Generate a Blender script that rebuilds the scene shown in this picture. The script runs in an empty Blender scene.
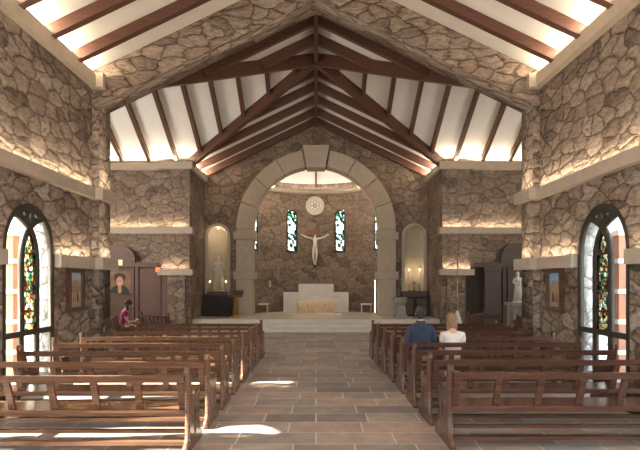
import bpy, bmesh, math, random
from mathutils import Vector, Matrix
PI = math.pi
rnd = random.Random(7)
S = bpy.context.scene
COL = S.collection

# ------------------------------------------------------------------ camera, world, sun, exposure
cam_d = bpy.data.cameras.new('camera')
cam = bpy.data.objects.new('camera', cam_d)
COL.objects.link(cam)
cam.location = (0, 0, 1.85)
cam.rotation_euler = (PI / 2, 0, 0)
cam_d.sensor_width = 36
cam_d.lens = 550 / 640 * 36
cam_d.shift_x = 4 / 640
cam_d.shift_y = 56 / 640
cam_d.clip_end = 300
S.camera = cam

world = bpy.data.worlds.new('world')
S.world = world
world.use_nodes = True
bgn = world.node_tree.nodes['Background']
bgn.inputs[0].default_value = (0.80, 0.90, 1.0, 1)
bgn.inputs[1].default_value = 6.5

sun_d = bpy.data.lights.new('sun', 'SUN')
sun = bpy.data.objects.new('sun', sun_d)
COL.objects.link(sun)
sun_d.energy = 32
sun_d.color = (1, 0.90, 0.76)
sun_d.angle = 0.012
sun.rotation_euler = Vector((1, 0.16, -0.64)).to_track_quat('-Z', 'Y').to_euler()

# unseen fill lamp added behind the camera to brighten the nave
WEST_FILL_W, WEST_FILL_COL = 110, (1.0, 0.93, 0.84)
# LED strips in the ledges: watts per metre
LED_COL = (1.0, 0.85, 0.62)
LED_CORNICE, LED_MID, LED_LOW = 11.5, 3.7, 3.5
# unseen fill lamps added behind the chancel arch to brighten the apse
APSE_FILL_W = 50
# unseen fill lamps added at the transept ends to brighten the crossing
TRANSEPT_FILL_W, TRANSEPT_FILL_COL = 190, (1.0, 0.94, 0.86)

S.view_settings.view_transform = 'Standard'
S.view_settings.look = 'None'
S.view_settings.gamma = 1
S.view_settings.use_curve_mapping = False
S.view_settings.exposure = 0.86


# ------------------------------------------------------------------ helpers: materials
def new_mat(name):
    m = bpy.data.materials.new(name)
    m.use_nodes = True
    nt = m.node_tree
    return m, nt, nt.nodes['Principled BSDF']


def nd(nt, t, **kw):
    n = nt.nodes.new(t)
    for k, v in kw.items():
        setattr(n, k, v)
    return n


def ramp(nt, stops):
    r = nd(nt, 'ShaderNodeValToRGB')
    e = r.color_ramp.elements
    while len(e) < len(stops):
        e.new(0.5)
    for i, (p, c) in enumerate(stops):
        e[i].position = p
        e[i].color = (*c, 1)
    return r


def plain(name, col, rough=0.6, metal=0.0, noise=0.12, scale=12, bump=0.0, spec=0.5):
    m, nt, b = new_mat(name)
    tc = nd(nt, 'ShaderNodeTexCoord')
    n = nd(nt, 'ShaderNodeTexNoise')
    n.inputs['Scale'].default_value = scale
    n.inputs['Detail'].default_value = 4
    nt.links.new(tc.outputs['Object'], n.inputs['Vector'])
    lo = tuple(c * (1 - noise) for c in col)
    hi = tuple(min(1, c * (1 + noise)) for c in col)
    r = ramp(nt, [(0.3, lo), (0.7, hi)])
    nt.links.new(n.outputs['Fac'], r.inputs['Fac'])
    nt.links.new(r.outputs['Color'], b.inputs['Base Color'])
    b.inputs['Roughness'].default_value = rough
    b.inputs['Metallic'].default_value = metal
    b.inputs['Specular IOR Level'].default_value = spec
    if bump:
        bp = nd(nt, 'ShaderNodeBump')
        bp.inputs['Strength'].default_value = bump
        bp.inputs['Distance'].default_value = 0.01
        nt.links.new(n.outputs['Fac'], bp.inputs['Height'])
        nt.links.new(bp.outputs['Normal'], b.inputs['Normal'])
    return m


def stone_mat(name, su=2.1, sv=4.0, cols=None, relief=0.08):
    m, nt, b = new_mat(name)
    L = nt.links.new
    uv = nd(nt, 'ShaderNodeUVMap')
    mp = nd(nt, 'ShaderNodeMapping')
    mp.inputs['Scale'].default_value = (su, sv, 1)
    L(uv.outputs['UV'], mp.inputs['Vector'])
    nz = nd(nt, 'ShaderNodeTexNoise')
    nz.inputs['Scale'].default_value = 1.2
    nz.inputs['Detail'].default_value = 6
    nz.inputs['Roughness'].default_value = 0.62
    L(mp.outputs['Vector'], nz.inputs['Vector'])
    sub = nd(nt, 'ShaderNodeVectorMath', operation='SUBTRACT')
    sub.inputs[1].default_value = (.5, .5, .5)
    L(nz.outputs['Color'], sub.inputs[0])
    scl = nd(nt, 'ShaderNodeVectorMath', operation='SCALE')
    scl.inputs['Scale'].default_value = 0.95
    L(sub.outputs['Vector'], scl.inputs[0])
    add = nd(nt, 'ShaderNodeVectorMath', operation='ADD')
    L(mp.outputs['Vector'], add.inputs[0])
    L(scl.outputs['Vector'], add.inputs[1])
    v1 = nd(nt, 'ShaderNodeTexVoronoi', voronoi_dimensions='2D', feature='F1')
    v1.inputs['Scale'].default_value = 1
    v2 = nd(nt, 'ShaderNodeTexVoronoi', voronoi_dimensions='2D', feature='DISTANCE_TO_EDGE')
    v2.inputs['Scale'].default_value = 1
    L(add.outputs['Vector'], v1.inputs['Vector'])
    L(add.outputs['Vector'], v2.inputs['Vector'])
    cols = cols or [(.205, .148, .114), (.265, .198, .152), (.330, .255, .198), (.280, .200, .152), (.370, .298, .236)]
    sep = nd(nt, 'ShaderNodeSeparateColor')
    L(v1.outputs['Color'], sep.inputs['Color'])
    r = ramp(nt, [(i / (len(cols) - 1), c) for i, c in enumerate(cols)])
    L(sep.outputs['Red'], r.inputs['Fac'])
    n2 = nd(nt, 'ShaderNodeTexNoise')
    n2.inputs['Scale'].default_value = 3.2
    n2.inputs['Detail'].default_value = 6
    n2.inputs['Roughness'].default_value = 0.65
    L(mp.outputs['Vector'], n2.inputs['Vector'])
    r2 = ramp(nt, [(0.28, (.52, .51, .50)), (0.5, (.98, .97, .96)), (0.72, (1.5, 1.46, 1.42))])
    L(n2.outputs['Fac'], r2.inputs['Fac'])
    mul = nd(nt, 'ShaderNodeMix', data_type='RGBA', blend_type='MULTIPLY')
    mul.inputs[0].default_value = 1
    L(r.outputs['Color'], mul.inputs[6])
    L(r2.outputs['Color'], mul.inputs[7])
    mr = ramp(nt, [(0.0, (0, 0, 0)), (0.022, (1, 1, 1))])
    L(v2.outputs['Distance'], mr.inputs['Fac'])
    mx = nd(nt, 'ShaderNodeMix', data_type='RGBA')
    nm = nd(nt, 'ShaderNodeTexNoise')
    nm.inputs['Scale'].default_value = 1.7
    L(mp.outputs['Vector'], nm.inputs['Vector'])
    nmr = ramp(nt, [(.3, (.2, .2, .2)), (.65, (.9, .9, .9))])
    L(nm.outputs['Fac'], nmr.inputs['Fac'])
    mxx = nd(nt, 'ShaderNodeMath', operation='MAXIMUM')
    inv = nd(nt, 'ShaderNodeMath', operation='MULTIPLY_ADD')
    L(nmr.outputs['Color'], inv.inputs[0])
    inv.inputs[1].default_value = -.9
    inv.inputs[2].default_value = .9
    L(mr.outputs['Color'], mxx.inputs[0])
    L(inv.outputs[0], mxx.inputs[1])
    L(mxx.outputs[0], mx.inputs[0])
    mx.inputs[6].default_value = (.075, .056, .043, 1)
    L(mul.outputs[2], mx.inputs[7])
    L(mx.outputs[2], b.inputs['Base Color'])
    b.inputs['Roughness'].default_value = 0.9
    b.inputs['Specular IOR Level'].default_value = 0.2
    # relief: domed stones + facets + grain
    hr = ramp(nt, [(0.0, (.1, .1, .1)), (0.07, (.66, .66, .66)), (0.22, (.9, .9, .9)), (0.45, (1, 1, 1))])
    L(v2.outputs['Distance'], hr.inputs['Fac'])
    m1 = nd(nt, 'ShaderNodeMath', operation='MULTIPLY_ADD')
    L(n2.outputs['Fac'], m1.inputs[0])
    m1.inputs[1].default_value = 0.55
    L(hr.outputs['Color'], m1.inputs[2])
    m2 = nd(nt, 'ShaderNodeMath', operation='MULTIPLY_ADD')
    L(sep.outputs['Green'], m2.inputs[0])
    m2.inputs[1].default_value = 0.5
    L(m1.outputs[0], m2.inputs[2])
    # every stone face leans its own way
    loc = nd(nt, 'ShaderNodeVectorMath', operation='SUBTRACT')
    L(add.outputs['Vector'], loc.inputs[0])
    L(v1.outputs['Position'], loc.inputs[1])
    dirv = nd(nt, 'ShaderNodeVectorMath', operation='SUBTRACT')
    L(v1.outputs['Color'], dirv.inputs[0])
    dirv.inputs[1].default_value = (.5, .5, .5)
    dot = nd(nt, 'ShaderNodeVectorMath', operation='DOT_PRODUCT')
    L(loc.outputs['Vector'], dot.inputs[0])
    L(dirv.outputs['Vector'], dot.inputs[1])
    m3 = nd(nt, 'ShaderNodeMath', operation='MULTIPLY_ADD')
    L(dot.outputs['Value'], m3.inputs[0])
    m3.inputs[1].default_value = 3.0
    L(m2.outputs[0], m3.inputs[2])
    bp = nd(nt, 'ShaderNodeBump')
    bp.inputs['Strength'].default_value = 1.0
    bp.inputs['Distance'].default_value = relief
    L(m3.outputs[0], bp.inputs['Height'])
    L(bp.outputs['Normal'], b.inputs['Normal'])
    return m


def wood_mat(name, c1, c2, rough=0.35, sc=1.0):
    m, nt, b = new_mat(name)
    L = nt.links.new
    tc = nd(nt, 'ShaderNodeTexCoord')
    mp = nd(nt, 'ShaderNodeMapping')
    mp.inputs['Scale'].default_value = (1.2 * sc, 14 * sc, 14 * sc)
    L(tc.outputs['Object'], mp.inputs['Vector'])
    n = nd(nt, 'ShaderNodeTexNoise')
    n.inputs['Scale'].default_value = 2.0
    n.inputs['Detail'].default_value = 5
    n.inputs['Distortion'].default_value = 0.6
    L(mp.outputs['Vector'], n.inputs['Vector'])
    r = ramp(nt, [(0.3, c1), (0.7, c2)])
    L(n.outputs['Fac'], r.inputs['Fac'])
    L(r.outputs['Color'], b.inputs['Base Color'])
    b.inputs['Roughness'].default_value = rough
    b.inputs['Specular IOR Level'].default_value = 0.45
    return m


def emit_mat(name, col, strength):
    m, nt, b = new_mat(name)
    b.inputs['Base Color'].default_value = (*col, 1)
    b.inputs['Emission Color'].default_value = (*col, 1)
    b.inputs['Emission Strength'].default_value = strength
    return m


def tile_mat(name):
    m, nt, b = new_mat(name)
    L = nt.links.new
    tc = nd(nt, 'ShaderNodeTexCoord')
    br = nd(nt, 'ShaderNodeTexBrick')
    br.offset = 0.37
    br.offset_frequency = 2
    br.squash = 0.75
    br.squash_frequency = 3
    br.inputs['Scale'].default_value = 1
    br.inputs['Mortar Size'].default_value = 0.011
    br.inputs['Mortar Smooth'].default_value = 0.2
    br.inputs['Brick Width'].default_value = 0.92
    br.inputs['Row Height'].default_value = 0.48
    br.inputs['Color1'].default_value = (0, 0, 0, 1)
    br.inputs['Color2'].default_value = (1, 1, 1, 1)
    br.inputs['Mortar'].default_value = (.5, .5, .5, 1)
    L(tc.outputs['Object'], br.inputs['Vector'])
    r = ramp(nt, [(0, (.185, .155, .142)), (.22, (.285, .246, .222)), (.38, (.325, .232, .192)), (.55, (.375, .328, .292)), (.70, (.222, .196, .186)), (.86, (.385, .29, .232)), (1, (.31, .278, .258))])
    L(br.outputs['Color'], r.inputs['Fac'])
    n = nd(nt, 'ShaderNodeTexNoise')
    n.inputs['Scale'].default_value = 3.2
    n.inputs['Detail'].default_value = 6
    n.inputs['Roughness'].default_value = 0.6
    n.inputs['Distortion'].default_value = 0.8
    L(tc.outputs['Object'], n.inputs['Vector'])
    r2 = ramp(nt, [(.3, (.74, .72, .74)), (.55, (1.02, 1, 1)), (.72, (1.3, 1.2, 1.1))])
    L(n.outputs['Fac'], r2.inputs['Fac'])
    mul = nd(nt, 'ShaderNodeMix', data_type='RGBA', blend_type='MULTIPLY')
    mul.inputs[0].default_value = 1
    L(r.outputs['Color'], mul.inputs[6])
    L(r2.outputs['Color'], mul.inputs[7])
    mx = nd(nt, 'ShaderNodeMix', data_type='RGBA')
    L(br.outputs['Fac'], mx.inputs[0])
    L(mul.outputs[2], mx.inputs[6])
    mx.inputs[7].default_value = (.52, .475, .43, 1)
    L(mx.outputs[2], b.inputs['Base Color'])
    b.inputs['Roughness'].default_value = 0.5
    b.inputs['Specular IOR Level'].default_value = 0.35
    bp = nd(nt, 'ShaderNodeBump')
    bp.inputs['Strength'].default_value = 0.35
    bp.inputs['Distance'].default_value = 0.01
    L(n.outputs['Fac'], bp.inputs['Height'])
    L(bp.outputs['Normal'], b.inputs['Normal'])
    return m


def stained_mat(name, su, sv, warm=0.5):
    """coloured leaded glass: light passes through, lead lines do not"""
    m = bpy.data.materials.new(name)
    m.use_nodes = True
    nt = m.node_tree
    nt.nodes.clear()
    L = nt.links.new
    out = nd(nt, 'ShaderNodeOutputMaterial')
    uv = nd(nt, 'ShaderNodeUVMap')
    mp = nd(nt, 'ShaderNodeMapping')
    mp.inputs['Scale'].default_value = (su, sv, 1)
    L(uv.outputs['UV'], mp.inputs['Vector'])
    v1 = nd(nt, 'ShaderNodeTexVoronoi', voronoi_dimensions='2D', feature='F1')
    v2 = nd(nt, 'ShaderNodeTexVoronoi', voronoi_dimensions='2D', feature='DISTANCE_TO_EDGE')
    for v in (v1, v2):
        v.inputs['Scale'].default_value = 1
        L(mp.outputs['Vector'], v.inputs['Vector'])
    sep = nd(nt, 'ShaderNodeSeparateColor')
    L(v1.outputs['Color'], sep.inputs['Color'])
    if warm > .4:
        st = [(0, (.07, .13, .09)), (.16, (.28, .32, .20)), (.30, (.55, .56, .50)), (.46, (.38, .28, .15)), (.58, (.16, .28, .22)), (.72, (.52, .45, .28)), (.88, (.20, .10, .07)), (1, (.26, .38, .38))]
    else:
        st = [(0, (.03, .08, .05)), (.14, (.50, .54, .50)), (.34, (.70, .71, .66)), (.50, (.08, .24, .15)), (.60, (.42, .47, .44)), (.74, (.03, .05, .07)), (.82, (.55, .52, .36)), (.92, (.07, .06, .05))]
    r = ramp(nt, st)
    r.color_ramp.interpolation = 'CONSTANT'
    L(sep.outputs['Red'], r.inputs['Fac'])
    tr = nd(nt, 'ShaderNodeBsdfTransparent')
    L(r.outputs['Color'], tr.inputs['Color'])
    gl = nd(nt, 'ShaderNodeBsdfGlossy')
    gl.inputs['Roughness'].default_value = 0.1
    mg = nd(nt, 'ShaderNodeMixShader')
    mg.inputs[0].default_value = 0.04
    L(tr.outputs[0], mg.inputs[1])
    L(gl.outputs[0], mg.inputs[2])
    lead = nd(nt, 'ShaderNodeBsdfDiffuse')
    lead.inputs['Color'].default_value = (.02, .02, .02, 1)
    mr = ramp(nt, [(0.0, (0, 0, 0)), (0.05, (0, 0, 0)), (0.07, (1, 1, 1))])
    L(v2.outputs['Distance'], mr.inputs['Fac'])
    mx = nd(nt, 'ShaderNodeMixShader')
    L(mr.outputs['Color'], mx.inputs[0])
    L(lead.outputs[0], mx.inputs[1])
    L(mg.outputs[0], mx.inputs[2])
    L(mx.outputs[0], out.inputs['Surface'])
    return m


def glass_mat():
    m = bpy.data.materials.new('clear_glass')
    m.use_nodes = True
    nt = m.node_tree
    nt.nodes.clear()
    out = nd(nt, 'ShaderNodeOutputMaterial')
    tr = nd(nt, 'ShaderNodeBsdfTransparent')
    tr.inputs['Color'].default_value = (.94, .96, .95, 1)
    gl = nd(nt, 'ShaderNodeBsdfGlossy')
    gl.inputs['Roughness'].default_value = 0.02
    fr = nd(nt, 'ShaderNodeMixShader')
    fr.inputs[0].default_value = 0.06
    nt.links.new(tr.outputs[0], fr.inputs[1])
    nt.links.new(gl.outputs[0], fr.inputs[2])
    nt.links.new(fr.outputs[0], out.inputs['Surface'])
    return m


STONE = stone_mat('fieldstone')
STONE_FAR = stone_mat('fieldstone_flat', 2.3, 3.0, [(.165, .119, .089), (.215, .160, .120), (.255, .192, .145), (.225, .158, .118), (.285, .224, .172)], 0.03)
STONE_OUT = stone_mat('pale_rubble_stone', 2.6, 3.4, [(.62, .58, .56), (.74, .71, .69), (.82, .80, .79), (.7, .66, .62)], 0.03)
CAST = plain('cast_stone', (.44, .36, .272), .8, noise=.07, scale=5, bump=.15)
CAST_G = plain('grey_stone', (.27, .24, .215), .8, noise=.12, scale=8, bump=.2)
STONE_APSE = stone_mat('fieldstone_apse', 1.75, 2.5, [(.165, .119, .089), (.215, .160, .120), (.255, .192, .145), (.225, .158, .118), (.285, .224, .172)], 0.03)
MARBLE = plain('cream_marble', (.62, .53, .42), .35, noise=.06, scale=3)
PLASTER = plain('white_plaster', (.80, .76, .70), .85, noise=.03, scale=4)
NICHE = plain('niche_plaster', (.55, .46, .34), .8, noise=.05, scale=4)
FLOORM = tile_mat('slate_tiles')
PLATM = plain('platform_limestone', (.52, .465, .395), .45, noise=.08, scale=2.5)
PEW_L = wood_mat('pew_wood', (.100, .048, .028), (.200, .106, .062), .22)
BEAMW = wood_mat('beam_wood', (.075, .029, .018), (.125, .050, .029), .5)
DARKW = wood_mat('dark_wood', (.060, .034, .024), (.100, .058, .040), .5)
CONFW = wood_mat('confessional_wood', (.120, .064, .048), (.175, .098, .074), .5)
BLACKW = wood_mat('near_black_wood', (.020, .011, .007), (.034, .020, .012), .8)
BRONZE = plain('dark_bronze', (.036, .028, .019), .6, 0, .1, spec=.25)
GOLD = plain('gold', (.45, .27, .08), .35, .8, .1)
LED = emit_mat('led_glow', (1, .84, .60), 9)
IVORY = plain('ivory_paint', (.75, .68, .57), .5, noise=.05, scale=30)
WHITE_ST = plain('white_statue', (.62, .60, .56), .6, noise=.08, scale=14)
GREY_ST = plain('carved_statue', (.62, .54, .43), .7, noise=.1, scale=20)
STAIN_N = stained_mat('stained_nave', 17, 13, .6)
STAIN_A = stained_mat('stained_apse', 10, 8, .2)
GLASS = glass_mat()
SKIN = plain('skin', (.58, .36, .26), .5, noise=.04)
NAVY = plain('navy_cloth', (.022, .032, .062), .9, noise=.2, scale=40)
WHITEC = plain('white_cloth', (.70, .64, .58), .9, noise=.05, scale=30)
MAGENTA = plain('magenta_cloth', (.30, .02, .12), .85, noise=.15, scale=40)
CREAMC = plain('cream_cloth', (.7, .62, .5), .9, noise=.05)
GREYC = plain('grey_cloth', (.10, .10, .11), .9, noise=.1)
HAIRB = plain('brown_hair', (.24, .14, .075), .6, noise=.35, scale=60)
HAIRD = plain('dark_hair', (.022, .014, .010), .6, noise=.3, scale=60)
WAX = plain('candle_wax', (.85, .78, .62), .5, noise=.03)
FLAME = emit_mat('flame', (1, .72, .32), 25)
BLUEC = plain('blue_cloth', (.035, .05, .11), .9, noise=.1)
BLUEV = plain('slate_blue_panel', (.038, .035, .046), .9, noise=.1, spec=.2)
TERRA = plain('terracotta', (.36, .165, .10), .8, noise=.2, scale=4)
PALEBLOCK = plain('pale_block', (.72, .66, .58), .8, noise=.06)


# ------------------------------------------------------------------ helpers: geometry
class MB:
    def __init__(self):
        self.bm = bmesh.new()
        self.mi = 0

    def _faces(self, fs):
        for f in fs:
            f.material_index = self.mi

    def box(self, x0, x1, y0, y1, z0, z1):
        b = self.bm
        v = [b.verts.new(p) for p in ((x0, y0, z0), (x1, y0, z0), (x1, y1, z0), (x0, y1, z0), (x0, y0, z1), (x1, y0, z1), (x1, y1, z1), (x0, y1, z1))]
        q = [(0, 3, 2, 1), (4, 5, 6, 7), (0, 1, 5, 4), (1, 2, 6, 5), (2, 3, 7, 6), (3, 0, 4, 7)]
        self._faces([b.faces.new([v[i] for i in f]) for f in q])
        return self

    def hexa(self, pts):
        b = self.bm
        v = [b.verts.new(p) for p in pts]
        q = [(0, 3, 2, 1), (4, 5, 6, 7), (0, 1, 5, 4), (1, 2, 6, 5), (2, 3, 7, 6), (3, 0, 4, 7)]
        self._faces([b.faces.new([v[i] for i in f]) for f in q])
        return self

    def beam(self, p0, p1, w, h, up=(0, 0, 1)):
        """rectangular bar p0-p1; its top face centre line runs through the points"""
        p0, p1 = Vector(p0), Vector(p1)
        d = (p1 - p0).normalized()
        s = d.cross(Vector(up)).normalized()
        u = s.cross(d).normalized()
        pts = []
        for k in (-1, 0):
            for p, sg in ((p0, -1), (p0, 1), (p1, 1), (p1, -1)):
                pts.append(p + s * (w / 2 * sg) + u * (h * k))
        return self.hexa(pts)

    def poly(self, pts):
        self._faces([self.bm.faces.new([self.bm.verts.new(p) for p in pts])])
        return self

    def prism(self, pts, vec):
        """closed outline pts (3d, planar) pushed along vec"""
        b = self.bm
        vec = Vector(vec)
        a = [b.verts.new(p) for p in pts]
        c = [b.verts.new(Vector(p) + vec) for p in pts]
        fs = [b.faces.new(a), b.faces.new(c[::-1])]
        n = len(a)
        for i in range(n):
            fs.append(b.faces.new((a[i], c[i], c[(i + 1) % n], a[(i + 1) % n])))
        self._faces(fs)
        return self

    def lathe(self, prof, c=(0, 0, 0), n=20, a0=0, a1=2 * PI, sx=1, sy=1):
        b = self.bm
        full = abs(a1 - a0 - 2 * PI) < 1e-6
        k = n if full else n + 1
        rings = []
        for r, z in prof:
            rings.append([b.verts.new((c[0] + sx * r * math.cos(a0 + (a1 - a0) * i / n), c[1] + sy * r * math.sin(a0 + (a1 - a0) * i / n), c[2] + z)) for i in range(k)])
        fs = []
        for j in range(len(rings) - 1):
            for i in range(n):
                fs.append(b.faces.new((rings[j][i], rings[j][(i + 1) % k], rings[j + 1][(i + 1) % k], rings[j + 1][i])))
        if full:
            if prof[0][0] > 1e-4:
                fs.append(b.faces.new(rings[0][::-1]))
            if prof[-1][0] > 1e-4:
                fs.append(b.faces.new(rings[-1]))
        for f in fs:
            f.smooth = True
        self._faces(fs)
        return self

    def tube(self, pts, r, n=8, r1=None):
        b = self.bm
        pts = [Vector(p) for p in pts]
        rings = []
        for i, p in enumerate(pts):
            d = (pts[min(i + 1, len(pts) - 1)] - pts[max(i - 1, 0)]).normalized()
            s = d.orthogonal().normalized() if i == 0 else (s - d * s.dot(d)).normalized()
            t = d.cross(s)
            rr = r if r1 is None else r + (r1 - r) * i / (len(pts) - 1)
            rings.append([b.verts.new(p + (s * math.cos(2 * PI * k / n) + t * math.sin(2 * PI * k / n)) * rr) for k in range(n)])
        fs = []
        for j in range(len(rings) - 1):
            for k in range(n):
                f = b.faces.new((rings[j][k], rings[j][(k + 1) % n], rings[j + 1][(k + 1) % n], rings[j + 1][k]))
                f.smooth = True
                fs.append(f)
        fs.append(b.faces.new(rings[0][::-1]))
        fs.append(b.faces.new(rings[-1]))
        self._faces(fs)
        return self

    def ball(self, c, r, seg=14, rings=9, sc=(1, 1, 1)):
        m = Matrix.Translation(c) @ Matrix.Diagonal((r * sc[0], r * sc[1], r * sc[2], 1))
        res = bmesh.ops.create_uvsphere(self.bm, u_segments=seg, v_segments=rings, radius=1, matrix=m)
        fs = set()
        for v in res['verts']:
            fs.update(v.link_faces)
        for f in fs:
            f.smooth = True
        self._faces(fs)
        return self

    def obj(self, name, mats, parent=None, uv=False, bevel=0, loc=None, recalc=True):
        if bevel:
            es = [e for e in self.bm.edges if len(e.link_faces) == 2 and e.calc_face_angle(0) > 0.6]
            bmesh.ops.bevel(self.bm, geom=es, offset=bevel, segments=2, affect='EDGES', profile=0.6)
        if recalc:
            bmesh.ops.recalc_face_normals(self.bm, faces=self.bm.faces)
        me = bpy.data.meshes.new(name)
        self.bm.to_mesh(me)
        self.bm.free()
        return link(name, me, mats, parent, uv, loc)


def link(name, me, mats, parent=None, uv=False, loc=None):
    o = bpy.data.objects.new(name, me)
    if not isinstance(mats, (list, tuple)):
        mats = [mats]
    for m in mats:
        me.materials.append(m)
    COL.objects.link(o)
    if parent:
        o.parent = parent
    if loc:
        o.location = loc
    if uv:
        box_uv(me)
    return o


def box_uv(me):
    lay = me.uv_layers.new(name='UVMap') if not me.uv_layers else me.uv_layers[0]
    for p in me.polygons:
        n = p.normal
        ax, ay, az = abs(n.x), abs(n.y), abs(n.z)
        for li in p.loop_indices:
            c = me.vertices[me.loops[li].vertex_index].co
            if az > ax and az > ay:
                t = (c.x, c.y)
            elif ax >= ay:
                t = (c.y + 31.3, c.z)
            else:
                t = (c.x, c.z)
            lay.data[li].uv = t


def plate_mesh(name, outlines, t):
    """2d outlines (first outer, then holes) filled and given thickness t along local +Z"""
    cu = bpy.data.curves.new(name, 'CURVE')
    cu.dimensions = '2D'
    cu.fill_mode = 'BOTH'
    cu.extrude = t / 2
    for pts in outlines:
        sp = cu.splines.new('POLY')
        sp.points.add(len(pts) - 1)
        for p, q in zip(sp.points, pts):
            p.co = (q[0], q[1], 0, 1)
        sp.use_cyclic_u = True
    tmp = bpy.data.objects.new(name, cu)
    COL.objects.link(tmp)
    dg = bpy.context.evaluated_depsgraph_get()
    me = bpy.data.meshes.new_from_object(tmp.evaluated_get(dg))
    bpy.data.objects.remove(tmp)
    bpy.data.curves.remove(cu)
    me.materials.clear()
    return me


def plate(name, outlines, t, plane, at, mats, parent=None, uv=False):
    """plane 'xz': outline in x,z, occupying y at..at+t ; 'yz': outline in y,z, x at..at+t"""
    me = plate_mesh(name, outlines, t)
    for v in me.vertices:
        a, b, c = v.co
        v.co = (a, at + t / 2 + c, b) if plane == 'xz' else (at + t / 2 + c, a, b)
    bm = bmesh.new()
    bm.from_mesh(me)
    bmesh.ops.remove_doubles(bm, verts=bm.verts, dist=1e-5)
    bmesh.ops.recalc_face_normals(bm, faces=bm.faces)
    bm.to_mesh(me)
    bm.free()
    return link(name, me, mats, parent, uv)


def arch_pts(c, w, z0, zs, rise=None, n=14, power=1.0):
    """round (or slightly pointed) headed outline centred at c"""
    rise = w / 2 if rise is None else rise
    pts = [(c - w / 2, z0), (c + w / 2, z0)]
    for i in range(n + 1):
        a = PI * i / n
        x = math.cos(a)
        z = math.sin(a) ** power
        pts.append((c + w / 2 * x, zs + rise * z))
    return pts


def thing(name, label, cat, loc=(0, 0, 0), rz=0, group=None):
    o = bpy.data.objects.new(name, None)
    o.empty_display_size = 0.1
    COL.objects.link(o)
    o.location = loc
    o.rotation_euler = (0, 0, rz)
    return tag(o, label, cat, group)


def tag(o, label, cat, group=None):
    o['label'] = label
    o['category'] = cat
    if group:
        o['group'] = group
    return o


def struct(o, label=None, cat=None):
    o['kind'] = 'structure'
    if label:
        o['label'] = label
        o['category'] = cat or 'building part'
    return o


def copy_tree(o, parent=None):
    c = o.copy()
    COL.objects.link(c)
    if parent:
        c.parent = parent
    for ch in [x for x in bpy.data.objects if x.parent == o]:
        copy_tree(ch, c)
    return c


def strip_light(p0, p1, d, wpm, width=0.03, col=LED_COL):
    p0, p1, d = Vector(p0), Vector(p1), Vector(d).normalized()
    L = (p1 - p0).length
    li = bpy.data.lights.new('led_strip_light', 'AREA')
    li.shape = 'RECTANGLE'
    li.size = L
    li.size_y = width
    li.energy = wpm * L
    li.color = col
    o = bpy.data.objects.new('led_strip_light', li)
    COL.objects.link(o)
    X = (p1 - p0).normalized()
    Z = -(d - X * d.dot(X)).normalized()
    Y = Z.cross(X)
    M = Matrix((X, Y, Z)).transposed().to_4x4()
    M.translation = (p0 + p1) / 2
    o.matrix_world = M
    return o


# ------------------------------------------------------------------ dimensions
WN = 4.75          # nave wall inner face
WP = 4.60          # pier inner face / chancel wall
YD0, YD1 = 11.66, 12.30
YC = 16.25
YT = 20.20         # transept back wall
YB = 22.70         # chancel wall
H = 8.57           # ceiling apex
PS = 0.48          # nave pitch
PT = PS * 4.9 / 4.22
ZE = H - PS * 4.9
PLAT = 0.42
YW = -4.2          # west wall

# ------------------------------------------------------------------ floor, ground
fl = struct(MB().box(-9.6, 9.6, YW - .3, YT + .4, -0.2, 0).obj('floor', FLOORM), 'slate tile floor with pale joints', 'floor')
gr = struct(MB().box(-60, 60, -30, 80, -0.4, -0.2).obj('ground', plain('pale_paving', (.55, .50, .44), .9, noise=.1, scale=2)), 'pale paving outside the windows', 'ground')
# chancel platform: three steps
b = MB()
for i in range(3):
    b.box(-WP, WP, 19.85 + .3 * i, YB + 4.2, .14 * i + (0.001 if i == 0 else 0), .14 * (i + 1))
struct(b.obj('floor_platform', PLATM), 'pale limestone chancel platform with three steps', 'platform')

# ------------------------------------------------------------------ nave walls with window openings
WIN = [(8.34, 9.93), (5.10, 6.63)]
for side, sx in (('left', -1), ('right', 1)):
    outer = [(YW, 0), (YD0 + .1, 0), (YD0 + .1, H - PS * WN), (YW, H - PS * WN)]
    holes = [arch_pts((a + c) / 2, c - a, 0.02, 2.33) for a, c in WIN]
    at = -WN - .5 if sx < 0 else WN
    struct(plate('wall_' + side, [outer] + holes, .5, 'yz', at, STONE, uv=True), 'rough fieldstone nave wall, %s of the aisle' % side, 'wall')
# west wall behind the camera with an opening added for the fill lamp
o = plate('wall_back', [[(-5.3, 0), (5.3, 0), (5.3, H - PS * 5.3), (0, H), (-5.3, H - PS * 5.3)], arch_pts(0, 5.0, .6, 4.2, 2.5)], .3, 'xz', YW - .3, STONE, uv=True)
struct(o, 'fieldstone west wall behind the pews', 'wall')
li = bpy.data.lights.new('west_fill_light', 'AREA')  # added fill lamp, set in the opening
li.shape = 'RECTANGLE'
li.size, li.size_y = 4.8, 5.2
li.energy = WEST_FILL_W
li.color = WEST_FILL_COL
o = bpy.data.objects.new('west_fill_light', li)
COL.objects.link(o)
o.location = (0, YW - .1, 3.5)
o.rotation_euler = (PI / 2, 0, 0)      # faces +Y
o.rotation_euler = Vector((0, 1, 0)).to_track_quat('-Z', 'Z').to_euler()

for sx in (-1, 1):
    li = bpy.data.lights.new('transept_fill_light', 'AREA')  # added fill lamp; the end wall has no opening
    li.shape = 'RECTANGLE'
    li.size, li.size_y = 3.0, 3.0
    li.energy = TRANSEPT_FILL_W * (1 if sx < 0 else .5)
    li.color = TRANSEPT_FILL_COL
    o = bpy.data.objects.new('transept_fill_light', li)
    COL.objects.link(o)
    o.location = (sx * 9.45, YC, 3.6)
    o.rotation_euler = Vector((-sx, 0, 0)).to_track_quat('-Z', 'Z').to_euler()

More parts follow.
